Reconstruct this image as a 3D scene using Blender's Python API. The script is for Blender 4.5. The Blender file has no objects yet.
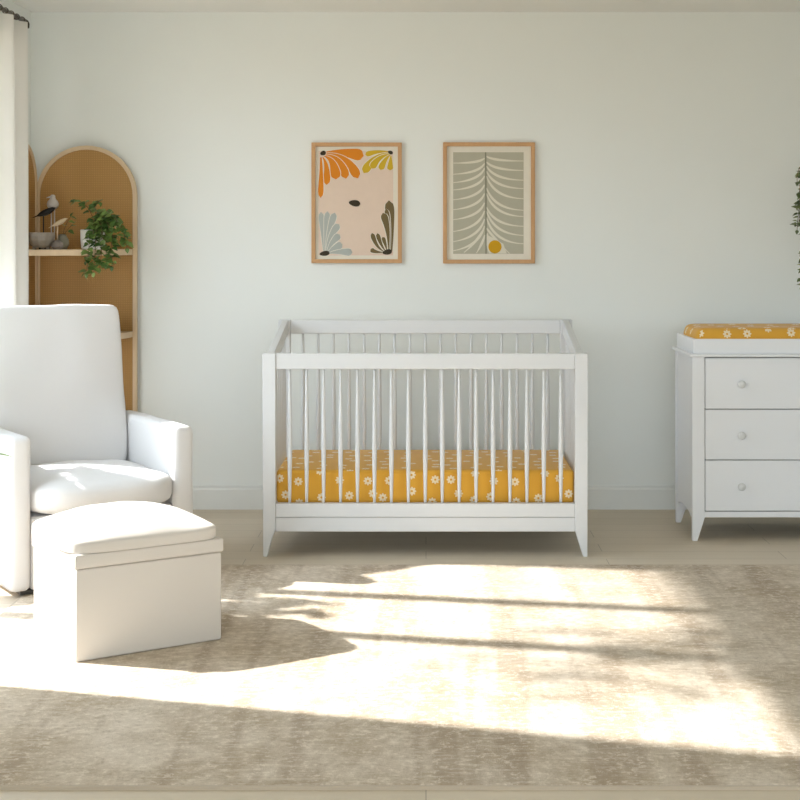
import bpy, bmesh, math, random
from mathutils import Vector, Matrix, noise

SC = bpy.context.scene
COL = SC.collection
R = math.radians
rng = random.Random(7)

# ------------------------------------------------------------------ camera numbers (photo taken as 800 px)
F_PX, VPX, VPY, H = 1478.0, 426.0, 240.0, 1.327
WALL_Y = 7.29          # back wall face
WALL_X = -1.95         # left wall face
CEIL_Z = 2.452
RUG_T = 0.010

# ------------------------------------------------------------------ materials
def new_mat(name):
    m = bpy.data.materials.new(name); m.use_nodes = True
    nt = m.node_tree
    b = nt.nodes['Principled BSDF']
    return m, nt, b

def N(nt, kind, **kw):
    n = nt.nodes.new(kind)
    for k, v in kw.items():
        if k in n.inputs.keys():
            n.inputs[k].default_value = v
        else:
            setattr(n, k, v)
    return n

def L(nt, a, b): nt.links.new(a, b)

def math_node(nt, op, a, b=None, clamp=False):
    n = nt.nodes.new('ShaderNodeMath'); n.operation = op; n.use_clamp = clamp
    for i, v in enumerate((a, b)):
        if v is None: continue
        if isinstance(v, (int, float)): n.inputs[i].default_value = v
        else: nt.links.new(v, n.inputs[i])
    return n.outputs[0]

def mix_col(nt, fac, a, b, blend='MIX'):
    n = nt.nodes.new('ShaderNodeMix'); n.data_type = 'RGBA'; n.blend_type = blend
    for sock, v in ((n.inputs[0], fac), (n.inputs[6], a), (n.inputs[7], b)):
        if isinstance(v, (int, float)): sock.default_value = v
        elif isinstance(v, tuple): sock.default_value = (*v, 1)
        else: nt.links.new(v, sock)
    return n.outputs[2]

def bump(nt, bsdf, height, strength=.2, dist=.002):
    n = N(nt, 'ShaderNodeBump', Strength=strength, Distance=dist)
    L(nt, height, n.inputs['Height']); L(nt, n.outputs[0], bsdf.inputs['Normal'])

def objcoord(nt, scale=(1, 1, 1)):
    tc = nt.nodes.new('ShaderNodeTexCoord'); mp = nt.nodes.new('ShaderNodeMapping')
    mp.inputs['Scale'].default_value = scale
    L(nt, tc.outputs['Object'], mp.inputs[0]); return mp.outputs[0]

def plain(name, col, rough=.5, nscale=0, namp=.05, bstr=0, spec=.5):
    m, nt, b = new_mat(name)
    b.inputs['Roughness'].default_value = rough
    b.inputs['Specular IOR Level'].default_value = spec
    co = objcoord(nt)
    nz = N(nt, 'ShaderNodeTexNoise', Scale=nscale or 6.0, Detail=4.0); L(nt, co, nz.inputs['Vector'])
    dark = tuple(c * (1 - namp) for c in col); lite = tuple(min(1, c * (1 + namp)) for c in col)
    L(nt, mix_col(nt, nz.outputs[0], dark, lite), b.inputs['Base Color'])
    if bstr: bump(nt, b, nz.outputs[0], bstr, .002)
    return m

def fabric(name, col, scale=900, rough=.95, bstr=.25):
    m, nt, b = new_mat(name)
    b.inputs['Roughness'].default_value = rough
    b.inputs['Specular IOR Level'].default_value = .15
    b.inputs['Sheen Weight'].default_value = .15
    co = objcoord(nt)
    w1 = N(nt, 'ShaderNodeTexNoise', Scale=float(scale), Detail=2.0); L(nt, co, w1.inputs['Vector'])
    w2 = N(nt, 'ShaderNodeTexNoise', Scale=14.0, Detail=3.0); L(nt, co, w2.inputs['Vector'])
    c = mix_col(nt, w1.outputs[0], tuple(x * .95 for x in col), tuple(min(1, x * 1.04) for x in col))
    L(nt, c, b.inputs['Base Color'])
    s = math_node(nt, 'ADD', w1.outputs[0], math_node(nt, 'MULTIPLY', w2.outputs[0], 2.0))
    bump(nt, b, s, bstr, .003)
    return m

def wood(name, c1, c2, axis='z', rough=.5, scale=1.0):
    m, nt, b = new_mat(name)
    b.inputs['Roughness'].default_value = rough
    sc = {'x': (1.5, 26, 26), 'y': (26, 1.5, 26), 'z': (26, 26, 1.5)}[axis]
    co = objcoord(nt, tuple(s * scale for s in sc))
    nz = N(nt, 'ShaderNodeTexNoise', Scale=2.0, Detail=6.0, Roughness=.6); L(nt, co, nz.inputs['Vector'])
    L(nt, mix_col(nt, nz.outputs[0], c1, c2), b.inputs['Base Color'])
    bump(nt, b, nz.outputs[0], .08, .001)
    return m

def daisy_fabric(name):
    m, nt, b = new_mat(name)
    b.inputs['Roughness'].default_value = .9
    b.inputs['Specular IOR Level'].default_value = .2; b.inputs['Sheen Weight'].default_value = .2
    uv = nt.nodes.new('ShaderNodeUVMap')
    mp = nt.nodes.new('ShaderNodeMapping'); S = 1 / .092
    mp.inputs['Scale'].default_value = (S, S, S); L(nt, uv.outputs[0], mp.inputs[0])
    vo = nt.nodes.new('ShaderNodeTexVoronoi'); vo.voronoi_dimensions = '2D'
    vo.inputs['Scale'].default_value = 1.0; vo.inputs['Randomness'].default_value = .62
    L(nt, mp.outputs[0], vo.inputs['Vector'])
    sub = nt.nodes.new('ShaderNodeVectorMath'); sub.operation = 'SUBTRACT'
    L(nt, mp.outputs[0], sub.inputs[0]); L(nt, vo.outputs['Position'], sub.inputs[1])
    sp = nt.nodes.new('ShaderNodeSeparateXYZ'); L(nt, sub.outputs[0], sp.inputs[0])
    th = math_node(nt, 'ARCTAN2', sp.outputs[1], sp.outputs[0])
    r = vo.outputs['Distance']
    pet = math_node(nt, 'ABSOLUTE', math_node(nt, 'COSINE', math_node(nt, 'MULTIPLY', th, 4.0)))
    lim = math_node(nt, 'ADD', .128, math_node(nt, 'MULTIPLY', pet, .075))
    inside = math_node(nt, 'LESS_THAN', r, lim)
    outc = math_node(nt, 'GREATER_THAN', r, .052)
    mask = math_node(nt, 'MULTIPLY', inside, outc)
    nz = N(nt, 'ShaderNodeTexNoise', Scale=9.0, Detail=3.0); L(nt, uv.outputs[0], nz.inputs['Vector'])
    base = mix_col(nt, nz.outputs[0], (.66, .335, .040), (.74, .40, .055))
    L(nt, mix_col(nt, mask, base, (.82, .70, .50)), b.inputs['Base Color'])
    wv = N(nt, 'ShaderNodeTexNoise', Scale=700.0); L(nt, uv.outputs[0], wv.inputs['Vector'])
    bump(nt, b, wv.outputs[0], .2, .001)
    return m

def cane_mat(name):
    m, nt, b = new_mat(name)
    b.inputs['Roughness'].default_value = .6
    uv = nt.nodes.new('ShaderNodeUVMap')
    mp = nt.nodes.new('ShaderNodeMapping'); mp.inputs['Scale'].default_value = (1, 1, 1); L(nt, uv.outputs[0], mp.inputs[0])
    w1 = nt.nodes.new('ShaderNodeTexWave'); w1.wave_type = 'BANDS'; w1.bands_direction = 'X'; w1.inputs['Scale'].default_value = 28
    w2 = nt.nodes.new('ShaderNodeTexWave'); w2.wave_type = 'BANDS'; w2.bands_direction = 'Y'; w2.inputs['Scale'].default_value = 28
    L(nt, mp.outputs[0], w1.inputs[0]); L(nt, mp.outputs[0], w2.inputs[0])
    x = math_node(nt, 'MULTIPLY', w1.outputs['Fac'], w2.outputs['Fac'])
    nz = N(nt, 'ShaderNodeTexNoise', Scale=5.0, Detail=4.0); L(nt, mp.outputs[0], nz.inputs['Vector'])
    c = mix_col(nt, x, (.38, .205, .055), (.52, .30, .095))
    c = mix_col(nt, math_node(nt, 'MULTIPLY', nz.outputs[0], .5), c, (.46, .25, .07))
    L(nt, c, b.inputs['Base Color'])
    bump(nt, b, x, .4, .002)
    return m

def rug_mat():
    m, nt, b = new_mat('rug_pile')
    b.inputs['Roughness'].default_value = 1.0
    b.inputs['Specular IOR Level'].default_value = .05
    b.inputs['Sheen Weight'].default_value = .1
    co = objcoord(nt)
    # lengthwise faded bands (run away from the viewer)
    st = objcoord(nt, (6.5, .5, 1))
    s1 = N(nt, 'ShaderNodeTexNoise', Scale=1.0, Detail=3.0, Roughness=.55); L(nt, st, s1.inputs['Vector'])
    # fine cross threads
    ct = objcoord(nt, (9, 60, 1))
    s2 = N(nt, 'ShaderNodeTexNoise', Scale=1.0, Detail=3.0, Roughness=.6); L(nt, ct, s2.inputs['Vector'])
    bl = N(nt, 'ShaderNodeTexNoise', Scale=3.2, Detail=8.0, Roughness=.68); L(nt, co, bl.inputs['Vector'])
    fi = N(nt, 'ShaderNodeTexNoise', Scale=52.0, Detail=5.0, Roughness=.72); L(nt, co, fi.inputs['Vector'])
    def ramp(src, lo, hi):
        rp = nt.nodes.new('ShaderNodeMapRange'); rp.inputs[1].default_value = lo; rp.inputs[2].default_value = hi
        L(nt, src, rp.inputs[0]); return rp.outputs[0]
    c = mix_col(nt, ramp(bl.outputs[0], .40, .60), (.49, .40, .29), (.66, .57, .46))
    c = mix_col(nt, math_node(nt, 'MULTIPLY', ramp(s1.outputs[0], .50, .60), .62), c, (.36, .275, .19))
    c = mix_col(nt, math_node(nt, 'MULTIPLY', ramp(s2.outputs[0], .52, .64), .35), c, (.76, .68, .565))
    c = mix_col(nt, math_node(nt, 'MULTIPLY', ramp(fi.outputs[0], .52, .64), .65), c, (.82, .735, .62))
    c = mix_col(nt, math_node(nt, 'MULTIPLY', ramp(fi.outputs[0], .46, .34), .45), c, (.33, .25, .17))
    L(nt, c, b.inputs['Base Color'])
    fb = N(nt, 'ShaderNodeTexNoise', Scale=300.0, Detail=3.0); L(nt, co, fb.inputs['Vector'])
    bump(nt, b, math_node(nt, 'ADD', fi.outputs[0], fb.outputs[0]), .6, .006)
    return m

def floor_mat():
    m, nt, b = new_mat('pale_oak_planks')
    b.inputs['Roughness'].default_value = .55
    co = objcoord(nt)
    br = nt.nodes.new('ShaderNodeTexBrick')
    br.inputs['Scale'].default_value = 1.0
    br.inputs['Brick Width'].default_value = 1.5; br.inputs['Row Height'].default_value = .15
    br.inputs['Mortar Size'].default_value = .0015; br.inputs['Mortar Smooth'].default_value = .2
    br.inputs['Color1'].default_value = (.60, .52, .40, 1); br.inputs['Color2'].default_value = (.66, .575, .455, 1)
    br.inputs['Mortar'].default_value = (.25, .20, .15, 1)
    L(nt, co, br.inputs['Vector'])
    gc = objcoord(nt, (1.4, 22, 1))
    g = N(nt, 'ShaderNodeTexNoise', Scale=2.0, Detail=6.0, Roughness=.65); L(nt, gc, g.inputs['Vector'])
    c = mix_col(nt, .35, br.outputs[0], mix_col(nt, g.outputs[0], (.46, .385, .285), (.74, .66, .54)))
    L(nt, c, b.inputs['Base Color'])
    bump(nt, b, g.outputs[0], .06, .001)
    return m

def curtain_mat():
    m, nt, b = new_mat('curtain_linen')
    out = nt.nodes['Material Output']
    b.inputs['Base Color'].default_value = (.90, .89, .86, 1); b.inputs['Roughness'].default_value = .95
    tr = nt.nodes.new('ShaderNodeBsdfTranslucent'); tr.inputs[0].default_value = (.88, .87, .84, 1)
    mx = nt.nodes.new('ShaderNodeMixShader'); mx.inputs[0].default_value = .30
    L(nt, b.outputs[0], mx.inputs[1]); L(nt, tr.outputs[0], mx.inputs[2]); L(nt, mx.outputs[0], out.inputs[0])
    co = objcoord(nt, (500, 500, 500))
    nz = N(nt, 'ShaderNodeTexNoise', Scale=1.0); L(nt, co, nz.inputs['Vector']); bump(nt, b, nz.outputs[0], .2, .001)
    return m

def glass_mat():
    m, nt, b = new_mat('window_glass')
    out = nt.nodes['Material Output']
    t = nt.nodes.new('ShaderNodeBsdfTransparent'); g = nt.nodes.new('ShaderNodeBsdfGlossy'); g.inputs['Roughness'].default_value = .02
    mx = nt.nodes.new('ShaderNodeMixShader'); mx.inputs[0].default_value = .05
    L(nt, t.outputs[0], mx.inputs[1]); L(nt, g.outputs[0], mx.inputs[2]); L(nt, mx.outputs[0], out.inputs[0])
    return m

def leaf_mat(name, c1, c2):
    m, nt, b = new_mat(name)
    b.inputs['Roughness'].default_value = .5
    gi = nt.nodes.new('ShaderNodeNewGeometry')
    L(nt, mix_col(nt, gi.outputs['Random Per Island'], c1, c2), b.inputs['Base Color'])
    return m

M = {}
M['wall'] = plain('sage_wall_paint', (.82, .845, .825), .85, 3, .015, 0, .2)
M['ceiling'] = plain('ceiling_paint', (.85, .85, .83), .9, 3, .01, 0, .2)
M['trim'] = plain('trim_paint', (.76, .775, .75), .5, 4, .01)
M['crib'] = plain('white_crib_lacquer', (.67, .68, .69), .38, 5, .01)
M['dresser'] = plain('white_dresser_lacquer', (.785, .795, .82), .38, 5, .01)
M['knob'] = plain('white_knob_lacquer', (.68, .69, .69), .25, 5, .01)
M['gap'] = plain('shadow_gap_wood', (.30, .30, .29), .8)
M['chair'] = fabric('ivory_boucle', (.69, .68, .675))
M['ottoman'] = fabric('ivory_weave', (.69, .645, .595))
M['welt'] = fabric('ivory_piping', (.74, .70, .64))
M['black'] = plain('black_plastic', (.03, .028, .025), .5)
M['daisy'] = daisy_fabric('mustard_daisy_cotton')
M['cane'] = cane_mat('woven_cane')
M['palewood'] = wood('pale_ash', (.60, .44, .27), (.72, .56, .37), 'z')
M['oakframe'] = wood('honey_oak', (.50, .27, .11), (.62, .36, .17), 'z')
M['rug'] = rug_mat()
M['rugedge'] = fabric('rug_binding', (.50, .42, .32))
M['floor'] = floor_mat()
M['curtain'] = curtain_mat()
M['glass'] = glass_mat()
M['rod'] = plain('dark_bronze', (.06, .045, .03), .45)
M['leaf'] = leaf_mat('ivy_leaf', (.03, .085, .012), (.21, .30, .07))
M['leafdark'] = leaf_mat('trailing_leaf', (.06, .09, .03), (.24, .28, .12))
M['stem'] = plain('brown_stem', (.16, .095, .04), .7)
M['potwhite'] = plain('white_ceramic', (.72, .70, .66), .35, 60, .08)
M['stone'] = plain('grey_stoneware', (.33, .295, .25), .75, 40, .18, .2)
M['lilac'] = plain('grey_lilac_stone', (.30, .265, .255), .75, 30, .15, .2)
M['greyvase'] = plain('grey_green_ceramic', (.28, .27, .21), .6, 30, .1)
M['birdgrey'] = plain('pale_grey_ceramic', (.50, .46, .42), .6, 30, .06)
M['birdblack'] = plain('black_lacquered_wood', (.006, .0055, .005), .6)
M['birdwood'] = wood('light_maple', (.62, .47, .29), (.72, .58, .40), 'x')
M['soil'] = plain('potting_soil', (.05, .035, .025), .95, 60, .3, .5)
M['basket'] = plain('brown_wicker', (.22, .14, .06), .8, 80, .35, .5)
M['terracotta'] = plain('terracotta', (.45, .22, .13), .8, 20, .1)
def ink(name, c): return plain(name, c, .8, 30, .04, 0, .1)
M['paper'] = ink('cream_paper', (.78, .74, .64))
M['pink'] = ink('blush_ink', (.74, .59, .48))
M['orange'] = ink('orange_ink', (.70, .24, .025))
M['yellow'] = ink('ochre_ink', (.60, .40, .035))
M['bluegrey'] = ink('blue_grey_ink', (.42, .44, .41))
M['olive'] = ink('olive_ink', (.17, .125, .06))
M['seed'] = ink('dark_seed_ink', (.055, .045, .03))
M['sageink'] = ink('sage_grey_ink', (.46, .44, .345))
M['veincream'] = ink('cream_vein_ink', (.72, .68, .57))
M['stemink'] = ink('grey_stem_ink', (.24, .24, .18))
M['gold'] = ink('gold_ink', (.58, .32, .02))

# ------------------------------------------------------------------ mesh helpers
def link(name, bm, mat, parent=None, smooth=False, loc=None, kind=None):
    me = bpy.data.meshes.new(name)
    bm.normal_update(); bm.to_mesh(me); bm.free()
    mats = mat if isinstance(mat, (list, tuple)) else [mat]
    for m in mats: me.materials.append(m)
    if smooth:
        for p in me.polygons: p.use_smooth = True
    o = bpy.data.objects.new(name, me); COL.objects.link(o)
    if parent: o.parent = parent
    if loc: o.location = loc
    if kind: o['kind'] = kind
    return o

def thing(name, label, cat, loc=(0, 0, 0), rz=0, group=None):
    o = bpy.data.objects.new(name, None); COL.objects.link(o)
    o.empty_display_size = .1
    o.location = loc; o.rotation_euler = (0, 0, rz)
    o['label'] = label; o['category'] = cat
    if group: o['group'] = group
    return o

def tag(o, label, cat, group=None):
    o['label'] = label; o['category'] = cat
    if group: o['group'] = group
    return o

def box(bm, x0, x1, y0, y1, z0, z1, bev=0, seg=2, mi=0):
    r = bmesh.ops.create_cube(bm, size=1.0)
    vs = r['verts']
    for v in vs:
        v.co = Vector(((x0 + x1) / 2 + v.co.x * (x1 - x0), (y0 + y1) / 2 + v.co.y * (y1 - y0), (z0 + z1) / 2 + v.co.z * (z1 - z0)))
    fs = list({f for v in vs for f in v.link_faces})
    for f in fs: f.material_index = mi
    if bev:
        es = list({e for v in vs for e in v.link_edges})
        bmesh.ops.bevel(bm, geom=es, offset=bev, segments=seg, profile=.5, affect='EDGES')

def bxo(name, dims, mat, parent=None, bev=.003, seg=2, smooth=False, kind=None):
    bm = bmesh.new(); box(bm, *dims, bev=bev, seg=seg)
    return link(name, bm, mat, parent, smooth, kind=kind)

def prism(bm, pts, d0, d1, axis='y', bev=0, mi=0):
    """extrude a 2-D outline; axis y: pts=(x,z); axis x: pts=(y,z); axis z: pts=(x,y)"""
    def P(a, b, d):
        return {'y': (a, d, b), 'x': (d, a, b), 'z': (a, b, d)}[axis]
    v0 = [bm.verts.new(P(a, b, d0)) for a, b in pts]; v1 = [bm.verts.new(P(a, b, d1)) for a, b in pts]
    n = len(pts); fs = [bm.faces.new(v0), bm.faces.new(v1[::-1])]
    for i in range(n):
        j = (i + 1) % n
        fs.append(bm.faces.new((v0[j], v0[i], v1[i], v1[j])))
    for f in fs: f.material_index = mi
    bmesh.ops.recalc_face_normals(bm, faces=fs)
    if bev:
        es = list({e for f in fs for e in f.edges})
        bmesh.ops.bevel(bm, geom=es, offset=bev, segments=2, profile=.5, affect='EDGES')

def lathe(bm, prof, n=24, c=(0, 0, 0), mi=0):
    rings = []
    for r, z in prof:
        if r < 1e-5: rings.append([bm.verts.new((c[0], c[1], c[2] + z))])
        else: rings.append([bm.verts.new((c[0] + r * math.cos(2 * math.pi * i / n), c[1] + r * math.sin(2 * math.pi * i / n), c[2] + z)) for i in range(n)])
    fs = []
    for a, b in zip(rings, rings[1:]):
        for i in range(n):
            j = (i + 1) % n
            if len(a) == 1 and len(b) == 1: continue
            if len(a) == 1: fs.append(bm.faces.new((a[0], b[j], b[i])))
            elif len(b) == 1: fs.append(bm.faces.new((a[i], a[j], b[0])))
            else: fs.append(bm.faces.new((a[i], a[j], b[j], b[i])))
    for f in fs: f.material_index = mi
    bmesh.ops.recalc_face_normals(bm, faces=fs)

def tube(bm, pts, rad, n=8, mi=0, cap=True):
    pts = [Vector(p) for p in pts]
    rads = rad if isinstance(rad, (list, tuple)) else [rad] * len(pts)
    rings = []; up = Vector((0, 0, 1))
    t0 = (pts[1] - pts[0]).normalized()
    a = t0.cross(up) if abs(t0.dot(up)) < .95 else t0.cross(Vector((1, 0, 0)))
    a.normalize()
    for i, p in enumerate(pts):
        t = (pts[min(i + 1, len(pts) - 1)] - pts[max(i - 1, 0)]).normalized()
        a = (a - t * a.dot(t)).normalized(); b = t.cross(a)
        rings.append([bm.verts.new(p + (a * math.cos(2 * math.pi * k / n) + b * math.sin(2 * math.pi * k / n)) * rads[i]) for k in range(n)])
    fs = []
    for r0, r1 in zip(rings, rings[1:]):
        for k in range(n): fs.append(bm.faces.new((r0[k], r0[(k + 1) % n], r1[(k + 1) % n], r1[k])))
    if cap: fs += [bm.faces.new(rings[0][::-1]), bm.faces.new(rings[-1])]
    for f in fs: f.material_index = mi; f.smooth = True
    return fs

def cushion(w, d, h, n=4.0, puff=(0, 0, 0), cuts=14, wr=0, wscale=5, seed=0):
    """soft rounded block centred on the origin, swelling at its faces"""
    bm = bmesh.new(); bmesh.ops.create_cube(bm, size=2.0)
    bmesh.ops.subdivide_edges(bm, edges=bm.edges[:], cuts=cuts, use_grid_fill=True)
    ns = n if isinstance(n, tuple) else (n, n, n)
    for v in bm.verts:
        p = v.co.copy()
        mx = max(abs(p.x), abs(p.y), abs(p.z))
        nn = ns[0]
        s = (abs(p.x) ** nn + abs(p.y) ** nn + abs(p.z) ** nn) ** (1 / nn)
        q = p * (mx / s)
        qx, qy, qz = q
        fx = (1 - min(1, abs(qy)) ** 2) * (1 - min(1, abs(qz)) ** 2)
        fy = (1 - min(1, abs(qx)) ** 2) * (1 - min(1, abs(qz)) ** 2)
        fz = (1 - min(1, abs(qx)) ** 2.5) * (1 - min(1, abs(qy)) ** 2.5)
        c = Vector((qx * (w / 2 + puff[0] * fx), qy * (d / 2 + puff[1] * fy), qz * (h / 2 + puff[2] * fz)))
        if wr:
            nv = noise.noise(c * wscale + Vector((seed, seed * 2.1, 0)))
            c += q.normalized() * nv * wr
        v.co = c
    return bm

def shift(bm, loc=(0, 0, 0), rot=None):
    if rot is not None: bmesh.ops.transform(bm, matrix=rot, verts=bm.verts)
    bmesh.ops.translate(bm, vec=Vector(loc), verts=bm.verts)
    return bm

def box_uv(o, off=(0, 0)):
    me = o.data
    uvl = me.uv_layers.new(name='UVMap')
    for p in me.polygons:
        n = p.normal; a = max(range(3), key=lambda i: abs(n[i]))
        for li in p.loop_indices:
            c = me.vertices[me.loops[li].vertex_index].co
            uv = {0: (c.y, c.z), 1: (c.x, c.z), 2: (c.x, c.y)}[a]
            uvl.data[li].uv = (uv[0] + off[0] + a * .37, uv[1] + off[1])
    return o

def copy_obj(o, parent=None, loc=None):
    c = o.copy(); COL.objects.link(c)
    if parent: c.parent = parent
    if loc is not None: c.location = loc
    return c

# ------------------------------------------------------------------ the setting
X_R = 3.3; Y_F = -3.0
bxo('floor', (WALL_X - .15, X_R + .15, Y_F, WALL_Y + .15, -.1, 0), M['floor'], bev=0, kind='structure')
bxo('ceiling', (WALL_X - .15, X_R + .15, Y_F, WALL_Y + .15, CEIL_Z, CEIL_Z + .1), M['ceiling'], bev=0, kind='structure')
bxo('wall_back', (WALL_X - .15, X_R + .15, WALL_Y, WALL_Y + .15, 0, CEIL_Z), M['wall'], bev=0, kind='structure')
bxo('wall_right', (X_R, X_R + .15, Y_F, WALL_Y, 0, CEIL_Z), M['wall'], bev=0, kind='structure')
# left wall with a tall window by the armchair and a wider one nearer the viewer
WT = .12
W0, W1, WZ0, WZ1 = 4.53, 6.42, .16, 2.24
V0, V1 = -2.5, .4
bm = bmesh.new()
xo, xi = WALL_X - WT, WALL_X
for y0, y1 in ((Y_F, V0), (V1, W0), (W1, WALL_Y)): box(bm, xo, xi, y0, y1, 0, CEIL_Z)
for y0, y1 in ((V0, V1), (W0, W1)):
    box(bm, xo, xi, y0, y1, 0, WZ0); box(bm, xo, xi, y0, y1, WZ1, CEIL_Z)
link('wall_left', bm, M['wall'], kind='structure')
# wall behind the viewer, with a window
G0, G1, GZ0, GZ1 = -1.7, 2.3, .4, 2.25
bm = bmesh.new()
box(bm, WALL_X - WT, G0, Y_F - WT, Y_F, 0, CEIL_Z); box(bm, G1, X_R + WT, Y_F - WT, Y_F, 0, CEIL_Z)
box(bm, G0, G1, Y_F - WT, Y_F, 0, GZ0); box(bm, G0, G1, Y_F - WT, Y_F, GZ1, CEIL_Z)
link('wall_front', bm, M['wall'], kind='structure')
# baseboards
def baseboard(name, pts, axis, a0, a1):
    bm = bmesh.new(); prism(bm, pts, a0, a1, axis); return link(name, bm, M['trim'], kind='structure')
bt, bh = .016, .118
prof = lambda f, s: [(f, 0), (f + s * bt, 0), (f + s * bt, bh - .022), (f + s * bt * .55, bh - .012), (f + s * bt * .5, bh), (f, bh)]
baseboard('baseboard_back', prof(WALL_Y, -1), 'x', WALL_X, X_R)
baseboard('baseboard_left', prof(WALL_X, 1), 'y', Y_F, WALL_Y - bt)
baseboard('baseboard_right', prof(X_R, -1), 'y', Y_F, WALL_Y - bt)

def window(name, loc, rz, half, h, bars):
    win = bpy.data.objects.new(name, None); COL.objects.link(win); win['kind'] = 'structure'
    win.location = loc; win.rotation_euler = (0, 0, rz)
    bm = bmesh.new()
    box(bm, -.03, .03, -half, -half + .03, 0, h); box(bm, -.03, .03, half - .03, half, 0, h)
    box(bm, -.03, .03, -half, half, 0, .04); box(bm, -.03, .03, -half, half, h - .04, h)
    link('window_frame', bm, M['trim'], win)
    e = [-half + .03]
    for yy in bars:
        bxo('mullion', (-.025, .025, yy - .035, yy + .035, .04, h - .04), M['trim'], win, bev=.002)
        e += [yy - .035, yy + .035]
    e.append(half - .03)
    for a, b_ in zip(e[::2], e[1::2]):
        bxo('pane', (-.003, .003, a, b_, .04, h - .04), M['glass'], win, bev=0)
    ld_ = bpy.data.lights.new(name + '_portal', 'AREA'); ld_.shape = 'RECTANGLE'; ld_.size = h; ld_.size_y = 2 * half
    ld_.cycles.is_portal = True
    p = bpy.data.objects.new(name + '_portal', ld_); COL.objects.link(p)
    p.matrix_world = Matrix.Translation(loc) @ Matrix.Rotation(rz, 4, 'Z') @ Matrix.Translation((-.07, 0, h / 2)) @ Matrix.Rotation(R(-90), 4, 'Y')
wc = (W0 + W1) / 2; WH = WZ1 - WZ0
window('window_1', (WALL_X - .06, wc, WZ0), 0, (W1 - W0) / 2, WH, (5.31 - wc, 5.81 - wc))
window('window_2', (WALL_X - .06, (V0 + V1) / 2, WZ0), 0, (V1 - V0) / 2, WH, (-.5, .5))
window('window_3', ((G0 + G1) / 2, Y_F - .06, GZ0), R(90), (G1 - G0) / 2, GZ1 - GZ0, (-.7, .7))

# ------------------------------------------------------------------ rug
RX0, RX1, RY0, RY1 = -1.50, 1.55, 3.566, 6.005
rug = thing('area_rug', 'large faded beige rug with a mottled pile under the ottoman and sunlight', 'rug', ((RX0 + RX1) / 2, (RY0 + RY1) / 2, 0))
hx, hy = (RX1 - RX0) / 2, (RY1 - RY0) / 2
bxo('pile', (-hx + .008, hx - .008, -hy + .008, hy - .008, 0, RUG_T), M['rug'], rug, bev=.003)
bm = bmesh.new()
for a in ((-hx, hx, -hy, -hy + .008), (-hx, hx, hy - .008, hy), (-hx, -hx + .008, -hy + .008, hy - .008), (hx - .008, hx, -hy + .008, hy - .008)):
    box(bm, a[0], a[1], a[2], a[3], 0, RUG_T * .85)
link('bound_edge', bm, M['rugedge'], rug)

# ------------------------------------------------------------------ crib
CX, CY = -.003, 6.19
crib = thing('crib', 'white wooden baby crib with slim turned spindles against the back wall', 'crib', (CX, CY + .36, 0))
HW, PW, DP = .6825, .055, .72       # half width, post width, depth
yf, yb = -.36, .36                  # local front / back
ZF, ZB = .852, .956
def post(sx, y0, y1, ztop):
    xo_, xi_ = HW * sx, (HW - PW) * sx
    foot = (HW - .020) * sx
    pts = [(xo_, ztop), (xi_, ztop), (xi_, .112)]
    for k in range(1, 6):
        t = k / 5
        pts.append((xi_ + (foot - xi_) * (t ** 1.05 if sx > 0 else t ** .75), .112 * (1 - t)))
    pts.append(((HW - .003) * sx, 0))
    bm = bmesh.new(); prism(bm, pts, y0, y1, 'y', bev=.0025)
    return link('post', bm, M['crib'], crib)
for sx in (-1, 1):
    post(sx, yf, yf + .05, ZF); post(sx, yb - .05, yb, ZB)
IN = HW - PW
bxo('top_rail', (-IN, IN, yf + .006, yf + .038, .785, ZF - .001), M['crib'], crib, bev=.004)
bxo('bottom_rail', (-IN, IN, yf + .004, yf + .040, .165, .222), M['crib'], crib, bev=.003)
bxo('apron', (-IN, IN, yf + .008, yf + .036, .104, .1635), M['crib'], crib, bev=.002)
bxo('top_rail', (-IN, IN, yb - .042, yb - .008, .892, ZB - .001), M['crib'], crib, bev=.004)
bxo('bottom_rail', (-IN, IN, yb - .042, yb - .008, .12, .19), M['crib'], crib, bev=.003)
def spindle_bm(h):
    bm = bmesh.new()
    prof = [(.0055, 0), (.0066, .06 * h), (.0098, .32 * h), (.0103, .40 * h), (.0092, .58 * h), (.0066, .86 * h), (.0055, h)]
    lathe(bm, [(0, 0)] + prof + [(0, h)], 12); return bm
SP = []
sf = link('spindle', spindle_bm(.785 - .222), M['crib'], crib, True)
for i in range(17):
    o = sf if i == 0 else copy_obj(sf, crib)
    o.location = ((i - 8) * .0712, yf + .022, .222)
sb = link('spindle', spindle_bm(.892 - .19), M['crib'], crib, True)
for i in range(17):
    o = sb if i == 0 else copy_obj(sb, crib)
    o.location = ((i - 8) * .0712, yb - .025, .19)
for sx in (-1, 1):
    xa, xb = sorted((.637 * sx, .667 * sx))
    bm = bmesh.new()
    # sloping top rail, from the front post up to the back post
    prism(bm, [(yf + .05, ZF - .002), (yf + .05, ZF - .066), (yb - .05, ZB - .066), (yb - .05, ZB - .002)], xa, xb, 'x', bev=.003)
    link('side_rail', bm, M['crib'], crib)
    bxo('side_bottom_rail', (xa, xb, yf + .05, yb - .05, .12, .20), M['crib'], crib, bev=.003)
    for k in range(8):
        yy = yf + .05 + (k + .5) * (.62 / 8)
        zt = ZF - .066 + (ZB - ZF) * ((yy - yf - .05) / .62)
        link('spindle', shift(spindle_bm(zt - .20 + .004), (.652 * sx, yy, .20)), M['crib'], crib, True)
bxo('mattress_support', (-.632, .632, yf + .045, yb - .045, .195, .212), M['crib'], crib, bev=.001)

mat_t = thing('crib_mattress', 'crib mattress in a mustard fitted sheet printed with white daisies', 'mattress', (CX, CY + .36, .212))
bm = bmesh.new(); box(bm, -.630, .630, yf + .052, yb - .052, 0.0008, .144, bev=.018, seg=4)
o = link('fitted_sheet', bm, M['daisy'], mat_t, True); box_uv(o)

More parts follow.
